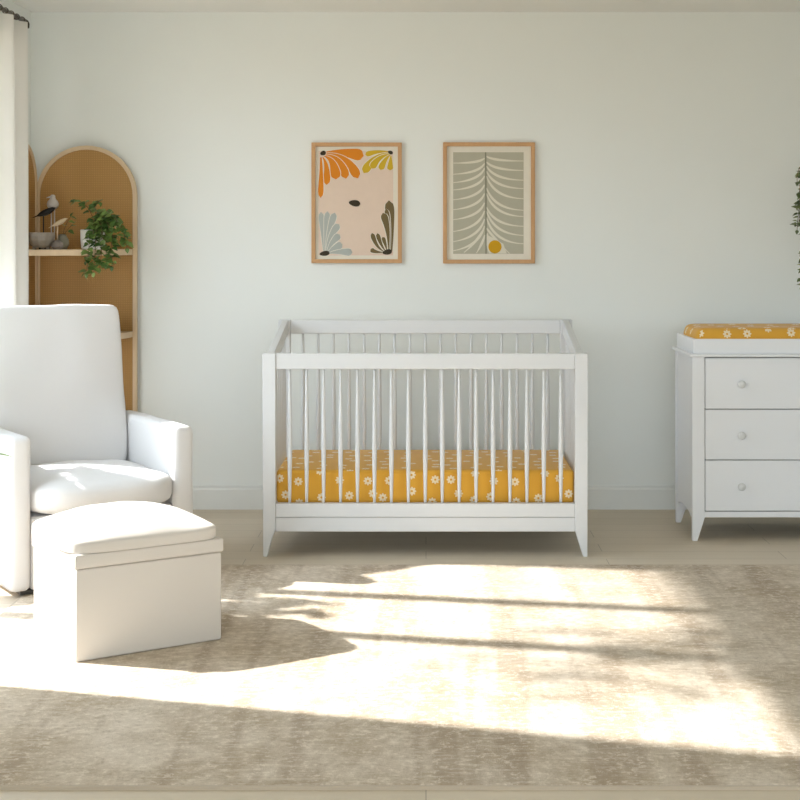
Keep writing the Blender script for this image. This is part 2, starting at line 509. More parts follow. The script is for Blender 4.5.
# ------------------------------------------------------------------ dresser
DX0, DX1, DY0, DY1 = 1.173, 2.041, 6.516, 6.966
dcx, dcy = (DX0 + DX1) / 2, (DY0 + DY1) / 2
dr = thing('dresser', 'white three-drawer changing dresser on tapered feet at the right', 'dresser', (dcx, dcy, 0))
dw, dd = (DX1 - DX0) / 2, (DY1 - DY0) / 2
TOPZ0, TOPZ1 = .812, .824
for sx in (-1, 1):
    for y0, y1, nm in ((-dd, -dd + .045, 'front_leg'), (dd - .045, dd, 'back_leg')):
        xo_, xi_, ft = dw * sx, (dw - .056) * sx, (dw - .024) * sx
        bm = bmesh.new()
        prism(bm, [(xo_, TOPZ0), (xi_, TOPZ0), (xi_, .103), (ft, 0), ((dw - .002) * sx, 0)], y0, y1, 'y', bev=.002)
        for v in bm.verts:      # the foot also tapers seen from the side
            if v.co.z < .12:
                t = 1 - v.co.z / .12
                ym = y0 if y0 < 0 else y1
                v.co.y += (ym - v.co.y) * .45 * max(0, t)
        link(nm, bm, M['dresser'], dr)
    xa, xb = sorted(((dw - .004) * sx, (dw - .022) * sx))
    ye, pts = dd - .045, []
    pts = [(-ye, TOPZ0), (-ye, .098)]
    for k in range(9):
        t = k / 8; pts.append((-ye + .01 + (2 * ye - .02) * t, .098 + .022 * math.sin(math.pi * t) ** .5))
    pts += [(ye, .098), (ye, TOPZ0)]
    bm = bmesh.new(); prism(bm, pts, xa, xb, 'x'); link('side_panel', bm, M['dresser'], dr)
iw = dw - .056
bxo('bottom_rail', (-iw, iw, -dd + .004, -dd + .03, .103, .1285), M['dresser'], dr, bev=.002)
bxo('back_panel', (-iw, iw, dd - .02, dd - .006, .12, TOPZ0), M['dresser'], dr, bev=0)
bxo('carcass', (-iw, iw, -dd + .022, dd - .022, .128, TOPZ0), M['gap'], dr, bev=0)
bxo('top', (-dw - .012, dw + .012, -dd - .014, dd + .010, TOPZ0, TOPZ1), M['dresser'], dr, bev=.003)
for z0, z1 in ((.5825, .8065), (.3585, .5785), (.1325, .3545)):
    d = bxo('drawer', (-iw + .003, iw - .003, -dd + .002, -dd + .021, z0, z1), M['dresser'], dr, bev=.0025)
    for kx in (-.219, .219):
        bm = bmesh.new()
        lathe(bm, [(0, 0), (.009, 0), (.008, .010), (.011, .014), (.0165, .018), (.0175, .023), (.0150, .027), (0, .0285)], 20)
        shift(bm, (kx, -dd + .002, (z0 + z1) / 2 - .002), Matrix.Rotation(R(90), 4, 'X'))
        link('knob', bm, M['knob'], d, True)

tray = thing('changing_tray', 'low white open tray on the dresser top around the mustard pad', 'changing tray', (dcx, dcy, TOPZ1))
tw, td, th_ = dw - .007, dd - .010, .066
for nm, dm in (('front_board', (-tw, tw, -td, -td + .014)), ('back_board', (-tw, tw, td - .014, td)),
               ('end_board', (-tw, -tw + .014, -td + .014, td - .014)), ('end_board', (tw - .014, tw, -td + .014, td - .014))):
    bxo(nm, (*dm, 0, th_), M['dresser'], tray, bev=.0025)
bxo('base_board', (-tw + .014, tw - .014, -td + .014, td - .014, 0, .008), M['dresser'], tray, bev=0)

pad = thing('changing_pad', 'contoured changing pad in mustard daisy fabric on the white dresser', 'changing pad', (dcx, dcy, TOPZ1 + .009))
pl, pd_ = tw - .017, td - .017
bm = bmesh.new()
nx, ny = 40, 22
def pad_top(x, y):
    u, v = x / pl, y / pd_
    edge = (1 - abs(u) ** 34) ** .5 * (1 - abs(v) ** 12) ** .5 if abs(u) < 1 and abs(v) < 1 else 0
    return .034 + edge * (.066 + .010 * v * v)
top = [[None] * (ny + 1) for _ in range(nx + 1)]; bot = [[None] * (ny + 1) for _ in range(nx + 1)]
def ease(t): return math.copysign(1 - (1 - abs(t)) ** 1.7, t)
for i in range(nx + 1):
    for j in range(ny + 1):
        u, v = ease(2 * i / nx - 1), ease(2 * j / ny - 1)
        x, y = u * pl, v * pd_
        cr = 1 - .05 * (abs(u) ** 8) * (abs(v) ** 8)
        top[i][j] = bm.verts.new((x * cr, y * cr, pad_top(x, y)))
        bot[i][j] = bm.verts.new((x * cr * .985, y * cr * .985, 0))
for i in range(nx):
    for j in range(ny):
        bm.faces.new((top[i][j], top[i + 1][j], top[i + 1][j + 1], top[i][j + 1]))
        bm.faces.new((bot[i][j], bot[i][j + 1], bot[i + 1][j + 1], bot[i + 1][j]))
for i in range(nx):
    bm.faces.new((bot[i][0], bot[i + 1][0], top[i + 1][0], top[i][0])); bm.faces.new((top[i][ny], top[i + 1][ny], bot[i + 1][ny], bot[i][ny]))
for j in range(ny):
    bm.faces.new((bot[0][j + 1], bot[0][j], top[0][j], top[0][j + 1])); bm.faces.new((top[nx][j + 1], top[nx][j], bot[nx][j], bot[nx][j + 1]))
o = link('pad_cover', bm, M['daisy'], pad, True); box_uv(o, (.03, .02))

# ------------------------------------------------------------------ armchair
ANG = R(32.75)
P0 = Vector((-1.529, 5.422)); U = Vector((math.cos(ANG), math.sin(ANG))); V = Vector((-U.y, U.x))
AW, AD, ARM = .735, .66, .086
c2 = P0 + U * (AW / 2) + V * (AD / 2)
ch = thing('armchair', 'white upholstered nursery armchair facing the rug beside the curtain', 'armchair', (c2.x, c2.y, RUG_T + .0008), ANG)
hw, hd = AW / 2, AD / 2
for sx in (-1, 1):
    xa, xb = sorted((hw * sx, (hw - ARM) * sx))
    bm = bmesh.new()
    box(bm, xa, xb, -hd, hd - .01, .016, .588, bev=.026, seg=5)
    bmesh.ops.subdivide_edges(bm, edges=[e for e in bm.edges if e.calc_length() > .2], cuts=5, use_grid_fill=True)
    for v in bm.verts:
        v.co.x += .004 * noise.noise(v.co * 4 + Vector((sx * 3, 0, 0)))
        if v.co.z > .5: v.co.z += .006 * noise.noise(v.co * 5)
    link('arm', bm, M['chair'], ch, True)
inn = hw - ARM
bxo('base', (-inn + .001, inn - .001, -hd + .012, hd - .03, .016, .285), M['chair'], ch, bev=.012, seg=3, smooth=True)
bm = cushion(2 * inn + .012, .57, .118, 5.0, (.006, .024, .022), 20, .008, 6, 3)
shift(bm, (0, -hd - .052 + .285, .350))
link('seat_cushion', bm, M['chair'], ch, True)
# back frame behind, reclined a little
bm = bmesh.new(); box(bm, -inn + .001, inn - .001, hd - .022, hd + .02, .10, .92, bev=.015, seg=3)
for v in bm.verts: v.co.y += max(0, v.co.z - .3) * .125
link('back_frame', bm, M['chair'], ch, True)
bm = cushion(2 * inn - .006, .125, .675, 17.0, (-.002, .022, .004), 26, .006, 7, 11)
for v in bm.verts:
    k = (v.co.z + .32) / .64
    v.co.x *= 1 - .03 * k
shift(bm, (0, 0, 0), Matrix.Rotation(R(-7), 4, 'X'))
shift(bm, (0, .236, .708))
link('back_cushion', bm, M['chair'], ch, True)
for sx in (-1, 1):
    bxo('foot', (sx * (hw - .075) - .025, sx * (hw - .075) + .025, -hd + .03, -hd + .08, 0, .0165), M['black'], ch, bev=.002)
    bxo('foot', (sx * (hw - .075) - .025, sx * (hw - .075) + .025, hd - .09, hd - .04, -RUG_T, .0165), M['black'], ch, bev=.002)

# ------------------------------------------------------------------ ottoman
OW, OD = .495, .42
Q0 = Vector((-1.089, 4.602))
qc = Q0 + U * (OW / 2) + V * (OD / 2)
ot = thing('storage_ottoman', 'square white fabric ottoman with a padded lid in front of the armchair', 'ottoman', (qc.x, qc.y, RUG_T + .0008), ANG)
bm = bmesh.new(); box(bm, -OW / 2, OW / 2, -OD / 2, OD / 2, .0, .288, bev=.007, seg=3)
link('body', bm, M['ottoman'], ot, True)
bm = bmesh.new(); box(bm, -OW / 2 - .005, OW / 2 + .005, -OD / 2 - .005, OD / 2 + .005, .290, .334, bev=.006, seg=3)
link('lid', bm, M['ottoman'], ot, True)
bm = cushion(OW + .018, OD + .050, .060, 7.0, (.003, .003, .056), 22, .004, 9, 5)
for v in bm.verts:
    if v.co.z < -.012: v.co.z = -.012
shift(bm, (-.006, .018, .3475))
link('padded_top', bm, M['ottoman'], ot, True)

# ------------------------------------------------------------------ corner bookcase with two arched cane panels
BX, BY = -1.912, 7.262      # inner back corner of the unit
bc = thing('corner_bookcase', 'arched cane corner bookcase with pale wood shelves behind the armchair', 'bookcase', (BX, BY, 0))
PWD, PTH = .495, .022        # back panel width, frame thickness
PWL = .42                    # left panel width
def arch_frame(w, top, fw, n=24):
    r = w / 2; zc = top - r; ri = r - fw
    out = [(0, 0), (0, zc)] + [(r - r * math.cos(math.pi * k / n), zc + r * math.sin(math.pi * k / n)) for k in range(1, n)] + [(w, zc), (w, 0)]
    inn_ = [(fw, 0), (fw, zc)] + [(r - ri * math.cos(math.pi * k / n), zc + ri * math.sin(math.pi * k / n)) for k in range(1, n)] + [(w - fw, zc), (w - fw, 0)]
    return out, inn_
def arch_panel(w, top, fw, t, tf):
    """tf maps (along, depth, z) to local coordinates"""
    o_, i_ = arch_frame(w, top, fw)
    bm = bmesh.new(); n = len(o_)
    vo0 = [bm.verts.new(tf(a, 0, b)) for a, b in o_]; vi0 = [bm.verts.new(tf(a, 0, b)) for a, b in i_]
    vo1 = [bm.verts.new(tf(a, t, b)) for a, b in o_]; vi1 = [bm.verts.new(tf(a, t, b)) for a, b in i_]
    fs = []
    for k in range(n - 1):
        fs += [bm.faces.new((vo0[k], vo0[k + 1], vi0[k + 1], vi0[k])), bm.faces.new((vo1[k + 1], vo1[k], vi1[k], vi1[k + 1])),
               bm.faces.new((vo0[k + 1], vo0[k], vo1[k], vo1[k + 1])), bm.faces.new((vi0[k], vi0[k + 1], vi1[k + 1], vi1[k]))]
    for k in (0, n - 1): fs.append(bm.faces.new((vo0[k], vi0[k], vi1[k], vo1[k])))
    bmesh.ops.recalc_face_normals(bm, faces=fs)
    f = link('arched_frame', bm, M['palewood'], bc)
    bm = bmesh.new()
    prism_pts = [(a, b) for a, b in i_]
    v0 = [bm.verts.new(tf(a, t * .35, b)) for a, b in prism_pts]; v1 = [bm.verts.new(tf(a, t * .65, b)) for a, b in prism_pts]
    fs = [bm.faces.new(v0), bm.faces.new(v1[::-1])]
    for k in range(len(v0)):
        j = (k + 1) % len(v0); fs.append(bm.faces.new((v0[k], v0[j], v1[j], v1[k])))
    bmesh.ops.recalc_face_normals(bm, faces=fs)
    box_uv(link('cane_panel', bm, M['cane'], bc))
TOPA = 1.79
arch_panel(PWD, TOPA, .020, PTH, lambda a, d, z: (a, -d, z))                     # flat on the back wall
arch_panel(PWL, TOPA - .0, .020, PTH, lambda a, d, z: (d - .012, -PTH - a, z))   # along the left wall
for z in (.05, .448, .852, 1.254):
    bm = bmesh.new(); pts = [(.011, -PTH), (PWD - .020, -PTH)]
    n = 16; rx, ry = PWD - .020 - .011, PWL - .02
    for k in range(1, n + 1):
        t = k / n * math.pi / 2
        pts.append((.011 + rx * math.cos(t) ** .85, -PTH - ry * math.sin(t) ** .85))
    prism(bm, pts, z, z + .028, 'z')
    link('shelf', bm, M['palewood'], bc)
for p in ((.02, -PTH - .02), (PWD - .06, -PTH - .03), (.03, -PTH - PWL + .06)):
    bxo('foot', (p[0], p[0] + .025, p[1] - .012, p[1] + .012, 0, .05), M['palewood'], bc, bev=.002)
SH = 1.2828    # top of the shelf that carries the ornaments
def at(px, Y): return (px - VPX) / F_PX * Y

# bowl
bm = bmesh.new()
lathe(bm, [(0, .008), (.034, .008), (.050, .018), (.063, .042), (.066, .062), (.063, .080), (.059, .078), (.058, .060), (.055, .042), (.040, .022), (0, .018)], 12)
for k in range(3):
    a = 2 * math.pi * k / 3 - .4; lathe(bm, [(0, 0), (.009, 0), (.011, .012), (0, .012)], 8, (.036 * math.cos(a), .036 * math.sin(a), 0))
bowl = link('bowl', bm, M['stone'], loc=(at(41.5, 7.0), 7.0, SH))
tag(bowl, 'squat grey stone bowl on stub feet at the left end of the shelf', 'bowl')

def bird(name, label, loc, bm_body, bmat, beak_bm, beak_mat, legs, base_bm, base_mat):
    t = thing(name, label, 'figurine', loc, 0, 'bird figurines on the shelf')
    link('body', bm_body, bmat, t, True)
    if beak_bm: link('beak', beak_bm, beak_mat, t, True)
    for a, b_, r_, m_ in legs:
        bm = bmesh.new(); tube(bm, [a, b_], r_, 8); link('leg', bm, m_, t)
    if base_bm: link('base', base_bm, base_mat, t)
    return t
def body_bm(L_, rad, zc, tilt, tail=.5, head=True):
    """bird body along +x (head) with a tail that tapers"""
    bm = bmesh.new()
    pts, rr = [], []
    n = 14
    for k in range(n + 1):
        t = k / n; x = (t - .5) * L_
        r_ = rad * (math.sin(math.pi * min(1, max(0, (t - tail * .5) / (1 - tail * .5)))) ** .7 if t > tail * .5 else 0) + rad * .22 * min(1, t * 6 + .1)
        if head and t > .74: r_ = max(r_, rad * .62 * math.sqrt(max(0, 1 - ((t - .84) / .16) ** 2)))
        if t >= .999: r_ = rad * .05
        z = x * math.tan(tilt) + (rad * .35 * max(0, (t - .7) / .3) if head else 0)
        pts.append((x, 0, zc + z)); rr.append(max(r_, rad * .05))
    tube(bm, pts, rr, 10); return bm
# round pale bird on tall twin legs
bm = bmesh.new()
lathe(bm, [(0, -.026), (.016, -.024), (.027, -.012), (.029, 0), (.025, .012), (.016, .022), (.0125, .030), (.0125, .038), (.008, .044), (0, .046)], 16, (0, 0, .218))
bk = bmesh.new(); tube(bk, [(-.010, -.004, .252), (-.030, -.008, .247)], [.005, .001], 8)
bd = bmesh.new(); lathe(bd, [(0, 0), (.03, 0), (.03, .008), (0, .01)], 16)
bird('bird_figurine', 'round pale grey bird figurine on two tall stick legs behind the bowl', (at(52.8, 7.13), 7.13, SH), bm, M['birdgrey'], bk, M['birdgrey'],
     [((-.007, 0, .196), (-.007, 0, .006), .0032, M['birdgrey']), ((.008, 0, .196), (.008, 0, .006), .0032, M['birdgrey'])], bd, M['birdgrey'])
# slim black bird, tail to the left
bm = body_bm(.112, .013, .172, R(22)); bk = bmesh.new(); tube(bk, [(.046, 0, .196), (.058, 0, .198)], [.004, .001], 8)
bd = bmesh.new(); lathe(bd, [(0, 0), (.022, 0), (.022, .012), (0, .014)], 16)
bird('bird_figurine', 'slim black bird figurine perched above the grey bowl, tail to the left', (at(43.5, 7.09), 7.09, SH), bm, M['birdblack'], bk, M['birdblack'],
     [((0, 0, .168), (0, 0, .010), .003, M['birdblack'])], bd, M['birdblack'])
# small light wood bird on a stick with a lumpy stone base
bm = body_bm(.088, .0095, .122, R(26)); bk = bmesh.new(); tube(bk, [(.037, 0, .142), (.049, 0, .145)], [.0035, .001], 8)
bd = bmesh.new(); lathe(bd, [(0, 0), (.020, 0), (.028, .014), (.025, .030), (.012, .042), (0, .044)], 7)
bird('bird_figurine', 'small light wood bird figurine on one stick in a grey stone base', (at(57.5, 6.98), 6.98, SH), bm, M['birdwood'], bk, M['birdwood'],
     [((0, 0, .116), (0, 0, .03), .0035, M['birdwood'])], bd, M['lilac'])

# ------------------------------------------------------------------ leaves and vines
def leaf(bm, p, d, up, size, wide=.8, fold=.25, mi=0):
    d = d.normalized(); s = d.cross(up)
    if s.length < 1e-4: s = Vector((1, 0, 0))
    s.normalize(); n = s.cross(d)
    prof = [(0, 0), (.12, .38), (.32, .50), (.55, .42), (.78, .22), (1, 0)]
    mid = [bm.verts.new(p + d * (t * size) - n * (.12 * size * t * t)) for t, _ in prof]
    for sg in (-1, 1):
        ed = [mid[0]] + [bm.verts.new(p + d * (t * size) + s * (sg * w * size * wide) + n * (fold * w * size) - n * (.12 * size * t * t)) for t, w in prof[1:-1]] + [mid[-1]]
        for k in range(5):
            vs = [mid[k], mid[k + 1], ed[k + 1], ed[k]]
            vs = [v for i, v in enumerate(vs) if v not in vs[:i]]
            if len(vs) >= 3:
                f = bm.faces.new(vs if sg > 0 else vs[::-1]); f.material_index = mi; f.smooth = True

def curve_pts(p0, p1, p2, p3, n=14):
    p0, p1, p2, p3 = map(Vector, (p0, p1, p2, p3)); out = []
    for k in range(n + 1):
        t = k / n; out.append(p0 * (1 - t) ** 3 + p1 * 3 * t * (1 - t) ** 2 + p2 * 3 * t * t * (1 - t) + p3 * t ** 3)
    return out

def vines(parent, curves, lm, step=.016, size=(.022, .036), rr=.0014, seed=1, start=.12, wide=.8):
    r_ = random.Random(seed)
    sb_, lb = bmesh.new(), bmesh.new()
    for c in curves:
        tube(sb_, c, rr, 5)
        acc = 0; tot = sum((c[i + 1] - c[i]).length for i in range(len(c) - 1)); run = 0
        for i in range(len(c) - 1):
            seg = c[i + 1] - c[i]; acc += seg.length; run += seg.length
            while acc > step and run / tot > start:
                acc -= step
                t = r_.random(); p = c[i] + seg * t
                a = r_.uniform(0, 2 * math.pi)
                d = Vector((math.cos(a), math.sin(a) * .9 - .25, r_.uniform(-.7, .35)))
                leaf(lb, p + d * .004, d, Vector((r_.uniform(-.3, .3), -.5, 1)), r_.uniform(*size), wide)
            if run / tot <= start: acc = 0
        leaf(lb, c[-1], (c[-1] - c[-2]), Vector((0, -.4, 1)), size[0], wide)
    link('stems', sb_, M['stem'], parent); link('foliage', lb, lm, parent)

# grey vase with a small sprig
t = thing('bud_vase', 'small grey round vase with a thin green sprig beside the birds', 'vase', (at(62.5, 7.06), 7.06, SH))
bm = bmesh.new(); lathe(bm, [(0, 0), (.020, 0), (.031, .022), (.030, .045), (.018, .066), (.013, .072), (.010, .066), (0, .05)], 16); link('vase_body', bm, M['greyvase'], t, True)
vines(t, [curve_pts((0, 0, .05), (.005, 0, .10), (.02, -.01, .12), (.040, -.01, .155)), curve_pts((0, 0, .05), (.01, 0, .08), (.03, 0, .10), (.050, -.01, .118))],
      M['leaf'], .024, (.026, .036), .0014, 5, .35)

# white pot with trailing ivy
pvx, pvy = at(93, 6.97), 6.97
t = thing('potted_ivy', 'trailing green ivy in a white pot spilling over the shelf edge', 'potted plant', (pvx, pvy, SH))
bm = bmesh.new(); lathe(bm, [(0, 0), (.046, 0), (.054, .006), (.058, .05), (.059, .092), (.055, .094), (.053, .085), (0, .085)], 24); link('pot', bm, M['potwhite'], t, True)
bm = bmesh.new(); lathe(bm, [(0, .084), (.03, .090), (.0525, .086)], 16); link('soil', bm, M['soil'], t, True)
px2 = lambda px: at(px, 6.93) - pvx
pz2 = lambda py: H - (py - VPY) / F_PX * 6.93 - SH
def vine_to(pts, y=(0, -.03, -.07, -.09)):
    return curve_pts(*[(px2(a), yy, pz2(b)) for (a, b), yy in zip(pts, y)])
cs = [vine_to(((93, 228), (92, 210), (86, 200), (77, 202))), vine_to(((94, 228), (94, 205), (98, 202), (102, 201))),
      vine_to(((95, 228), (98, 205), (110, 207), (120, 222))), vine_to(((95, 228), (103, 206), (118, 212), (128, 240))),
      vine_to(((95, 228), (108, 208), (124, 215), (129, 248))), vine_to(((95, 229), (100, 216), (108, 220), (116, 238))),
      vine_to(((94, 229), (98, 215), (100, 230), (97, 272)), (0, -.08, -.10, -.11)), vine_to(((94, 229), (92, 222), (92, 245), (90, 273)), (0, -.08, -.10, -.11)),
      vine_to(((95, 229), (104, 216), (106, 245), (103, 268)), (0, -.07, -.10, -.11)), vine_to(((95, 229), (110, 216), (116, 240), (115, 266)), (0, -.07, -.10, -.11)),
      vine_to(((95, 229), (106, 216), (110, 240), (109, 264)), (0, -.07, -.10, -.11)), vine_to(((93, 229), (96, 212), (94, 222), (96, 234)), (0, -.05, -.08, -.09)),
      vine_to(((95, 228), (99, 208), (106, 216), (112, 228))), vine_to(((95, 228), (99, 212), (104, 224), (106, 240)), (0, -.07, -.09, -.10))]
vines(t, cs, M['leaf'], .0080, (.026, .046), .0016, 21, .10, .80)

# thin wicker basket on the shelf below, mostly behind the chair
bk_ = thing('wicker_basket', 'small dark brown wicker basket on the lower shelf behind the chair back', 'basket', (at(104, 7.05), 7.05, .8808))
bm = bmesh.new(); lathe(bm, [(0, 0), (.055, 0), (.068, .05), (.070, .085), (.066, .088), (.062, .05), (.05, .008), (0, .008)], 20); link('basket_body', bm, M['basket'], bk_)
bm = bmesh.new(); tube(bm, [(.068 * math.cos(a), .068 * math.sin(a), .088) for a in [2 * math.pi * k / 20 for k in range(21)]], .004, 6); link('rim', bm, M['basket'], bk_)

# ------------------------------------------------------------------ curtain and rod
CXX = -1.820
rodt = thing('curtain_rod', 'dark bronze curtain rod above the white curtain at the ceiling corner', 'curtain rod', (CXX - .010, 6.74, 2.325))
bm = bmesh.new(); tube(bm, [(0, 0, 0), (0, -1.1, 0), (0, -2.5, 0)], .009, 12); link('rod', bm, M['rod'], rodt)
bm = bmesh.new(); tube(bm, [(0, 0, 0), (.004, .012, -.002), (.008, .018, -.012), (.009, .018, -.030)], [.010, .011, .010, .007], 10); link('finial', bm, M['rod'], rodt)
for yy in (-.10, -2.35):
    bm = bmesh.new(); tube(bm, [(0, yy, 0), (-.05, yy, -.004), (WALL_X - CXX + .011, yy, -.01)], .006, 8)
    box(bm, WALL_X - CXX + .010, WALL_X - CXX + .018, yy - .018, yy + .018, -.05, .03); link('bracket', bm, M['rod'], rodt)
cur = thing('curtain', 'white linen curtain panel hanging in soft folds at the left edge', 'curtain', (CXX, 6.48, 0))
bm = bmesh.new()
nC, nZ = 72, 18
ctop = 2.304
YA, YB = -.170, .245
def cpos(s, z):
    y = YA + (YB - YA) * s
    k = .75 + .25 * (1 - z / ctop)
    x = .036 * k * math.cos(s * 2 * math.pi * 2.0 + 2.9) + .006 * math.sin(s * 23 + z * 1.3)
    return Vector((x, y, .02 + z))
for sgn in (0, 1):
    pass
grid = [[bm.verts.new(cpos(i / nC, (ctop - .02) * j / nZ)) for j in range(nZ + 1)] for i in range(nC + 1)]
for i in range(nC):
    for j in range(nZ):
        f = bm.faces.new((grid[i][j], grid[i + 1][j], grid[i + 1][j + 1], grid[i][j + 1])); f.smooth = True
panel = link('panel', bm, M['curtain'], cur, True)
sm = panel.modifiers.new('thickness', 'SOLIDIFY'); sm.thickness = .0025
for k in range(5):
    yy = YA + .03 + k * (YB - YA - .06) / 4
    bm = bmesh.new()
    tube(bm, [(-.010 + .0125 * math.cos(a), yy, 2.325 + .0125 * math.sin(a)) for a in [2 * math.pi * i / 16 for i in range(17)]], .0022, 6)
    link('ring', bm, M['rod'], cur)

# ------------------------------------------------------------------ wall art
PXM = 5.714 * F_PX / WALL_Y      # zoomed pixels per metre on the wall
def picture(label, cxp, cyp, wp, hp, build):
    Yf = WALL_Y - .02
    x = (cxp - VPX) / F_PX * Yf; z = H - (cyp - VPY) / F_PX * Yf
    w, h = wp / F_PX * Yf, hp / F_PX * Yf
    t = thing('framed_print', label, 'framed picture', (x, WALL_Y, z - h / 2), 0, 'framed prints on the back wall')
    fw = .019
    bm = bmesh.new()
    for a in ((-w / 2, w / 2, 0, fw), (-w / 2, w / 2, h - fw, h), (-w / 2, -w / 2 + fw, fw, h - fw), (w / 2 - fw, w / 2, fw, h - fw)):
        box(bm, a[0], a[1], -.024, 0, a[2], a[3], bev=.0012, seg=1)
    link('frame', bm, M['oakframe'], t)
    bm = bmesh.new(); box(bm, -w / 2 + fw - .001, w / 2 - fw + .001, -.008, -.002, fw - .001, h - fw + .001)
    link('paper', bm, M['paper'], t)
    build(t, w, h)
class Art:
    """flat inked shapes on one sheet, coordinates in 0..1 of the frame (x right, y down)"""
    def __init__(s, w, h): s.bm = bmesh.new(); s.w, s.h, s.k, s.mats = w, h, 0, []
    def mi(s, m):
        if m not in s.mats: s.mats.append(m)
        return s.mats.index(m)
    def poly(s, pts, m):
        s.k += 1; y = -.0083 - s.k * .00006
        vs = [s.bm.verts.new(((a - .5) * s.w, y, (1 - b) * s.h)) for a, b in pts]
        f = s.bm.faces.new(vs); f.material_index = s.mi(m); f.normal_update()
        if f.normal.y > 0: f.normal_flip()
        bmesh.ops.triangulate(s.bm, faces=[f])
    def stroke(s, c, ws, m):
        """c: quadratic control points, ws: function t -> half width"""
        p0, p1, p2 = map(Vector, c); n = 16; lft, rgt = [], []
        for k in range(n + 1):
            t = k / n
            p = p0 * (1 - t) ** 2 + p1 * 2 * t * (1 - t) + p2 * t * t
            d = (p1 - p0) * (1 - t) + (p2 - p1) * t
            q = Vector((d.x * s.w, d.y * s.h)).normalized(); nn = Vector((-q.y / s.w, q.x / s.h)) * ws(t)
            lft.append(tuple(p + nn)); rgt.append(tuple(p - nn))
        s.poly(lft + rgt[::-1], m)
    def petal(s, c, w0, w1, m):
        s.stroke(c, lambda t: (w0 + (w1 - w0) * t ** 1.05) * math.sqrt(max(.0004, 1 - max(0, (t - .80) / .20) ** 2)), m)
    def blob(s, x, y, rx, ry, m, rot=0, egg=.0):
        pts = []
        for k in range(24):
            a = 2 * math.pi * k / 24; ex = rx * math.cos(a); ey = ry * math.sin(a) * (1 + egg * math.cos(a))
            px_, py_ = ex * math.cos(rot) - ey * math.sin(rot), ex * math.sin(rot) + ey * math.cos(rot)
            pts.append((x + px_ / s.w, y + py_ / s.h))
        s.poly(pts, m)
    def done(s, parent): link('print', s.bm, [M[m] for m in s.mats], parent)

def art_bloom(t, w, h):
    A = Art(w, h)
    q = lambda x, y: ((x - 65) / 515, (y - 72) / 688)
    A.poly([q(104, 120), q(530, 120), q(530, 716), q(104, 716)], 'pink')
    mm = 1 / (5.714 * 203.3)       # zoomed px -> metres
    def pet(col, a, b, c, w0, w1): A.petal((q(*a), q(*b), q(*c)), (w0 + 2.5) * mm, (w1 * 1.22 + 4) * mm, 'paper'); A.petal((q(*a), q(*b), q(*c)), w0 * mm, w1 * 1.22 * mm, col)
    pet('orange', (150, 126), (250, 122), (362, 148), 4, 33)
    pet('orange', (150, 134), (275, 140), (330, 276), 3, 27)
    pet('orange', (146, 142), (235, 150), (262, 278), 3, 25)
    pet('orange', (138, 150), (200, 165), (203, 282), 3, 29)
    pet('orange', (128, 156), (160, 190), (150, 314), 3, 20)
    pet('orange', (118, 156), (122, 250), (116, 388), 5, 15)
    pet('yellow', (510, 124), (430, 118), (372, 142), 3, 15)
    pet('yellow', (508, 132), (420, 140), (362, 246), 3, 24)
    pet('yellow', (510, 138), (440, 150), (408, 220), 3, 20)
    pet('yellow', (514, 142), (480, 165), (458, 228), 3, 18)
    pet('yellow', (518, 146), (516, 180), (512, 230), 3, 17)
    pet('bluegrey', (134, 690), (128, 580), (118, 468), 3, 15)
    pet('bluegrey', (140, 690), (146, 580), (156, 464), 3, 16)
    pet('bluegrey', (146, 690), (160, 580), (198, 472), 3, 18)
    pet('bluegrey', (150, 692), (165, 600), (222, 538), 3, 19)
    pet('bluegrey', (156, 694), (175, 640), (226, 598), 3, 19)
    pet('bluegrey', (160, 698), (190, 670), (240, 654), 3, 20)
    pet('bluegrey', (165, 704), (220, 690), (298, 700), 3, 20)
    pet('olive', (522, 690), (522, 560), (506, 402), 4, 26)
    pet('olive', (512, 685), (514, 560), (490, 448), 2, 13)
    pet('olive', (504, 685), (508, 560), (472, 474), 2, 20)
    pet('olive', (494, 688), (488, 650), (470, 612), 2, 12)
    pet('olive', (486, 690), (460, 660), (440, 590), 2, 12)
    pet('olive', (478, 694), (430, 670), (410, 588), 2, 13)
    pet('olive', (474, 698), (430, 700), (402, 682), 2, 13)
    for x, y, rx, ry, ro in ((130, 132, 17, 13, -.3), (515, 128, 15, 10, .4), (310, 418, 33, 18, .15), (139, 705, 29, 14, -.15), (497, 697, 27, 15, -.2)):
        A.blob(*q(x, y), rx * mm, ry * mm, 'seed', ro, .2)
    A.done(t)
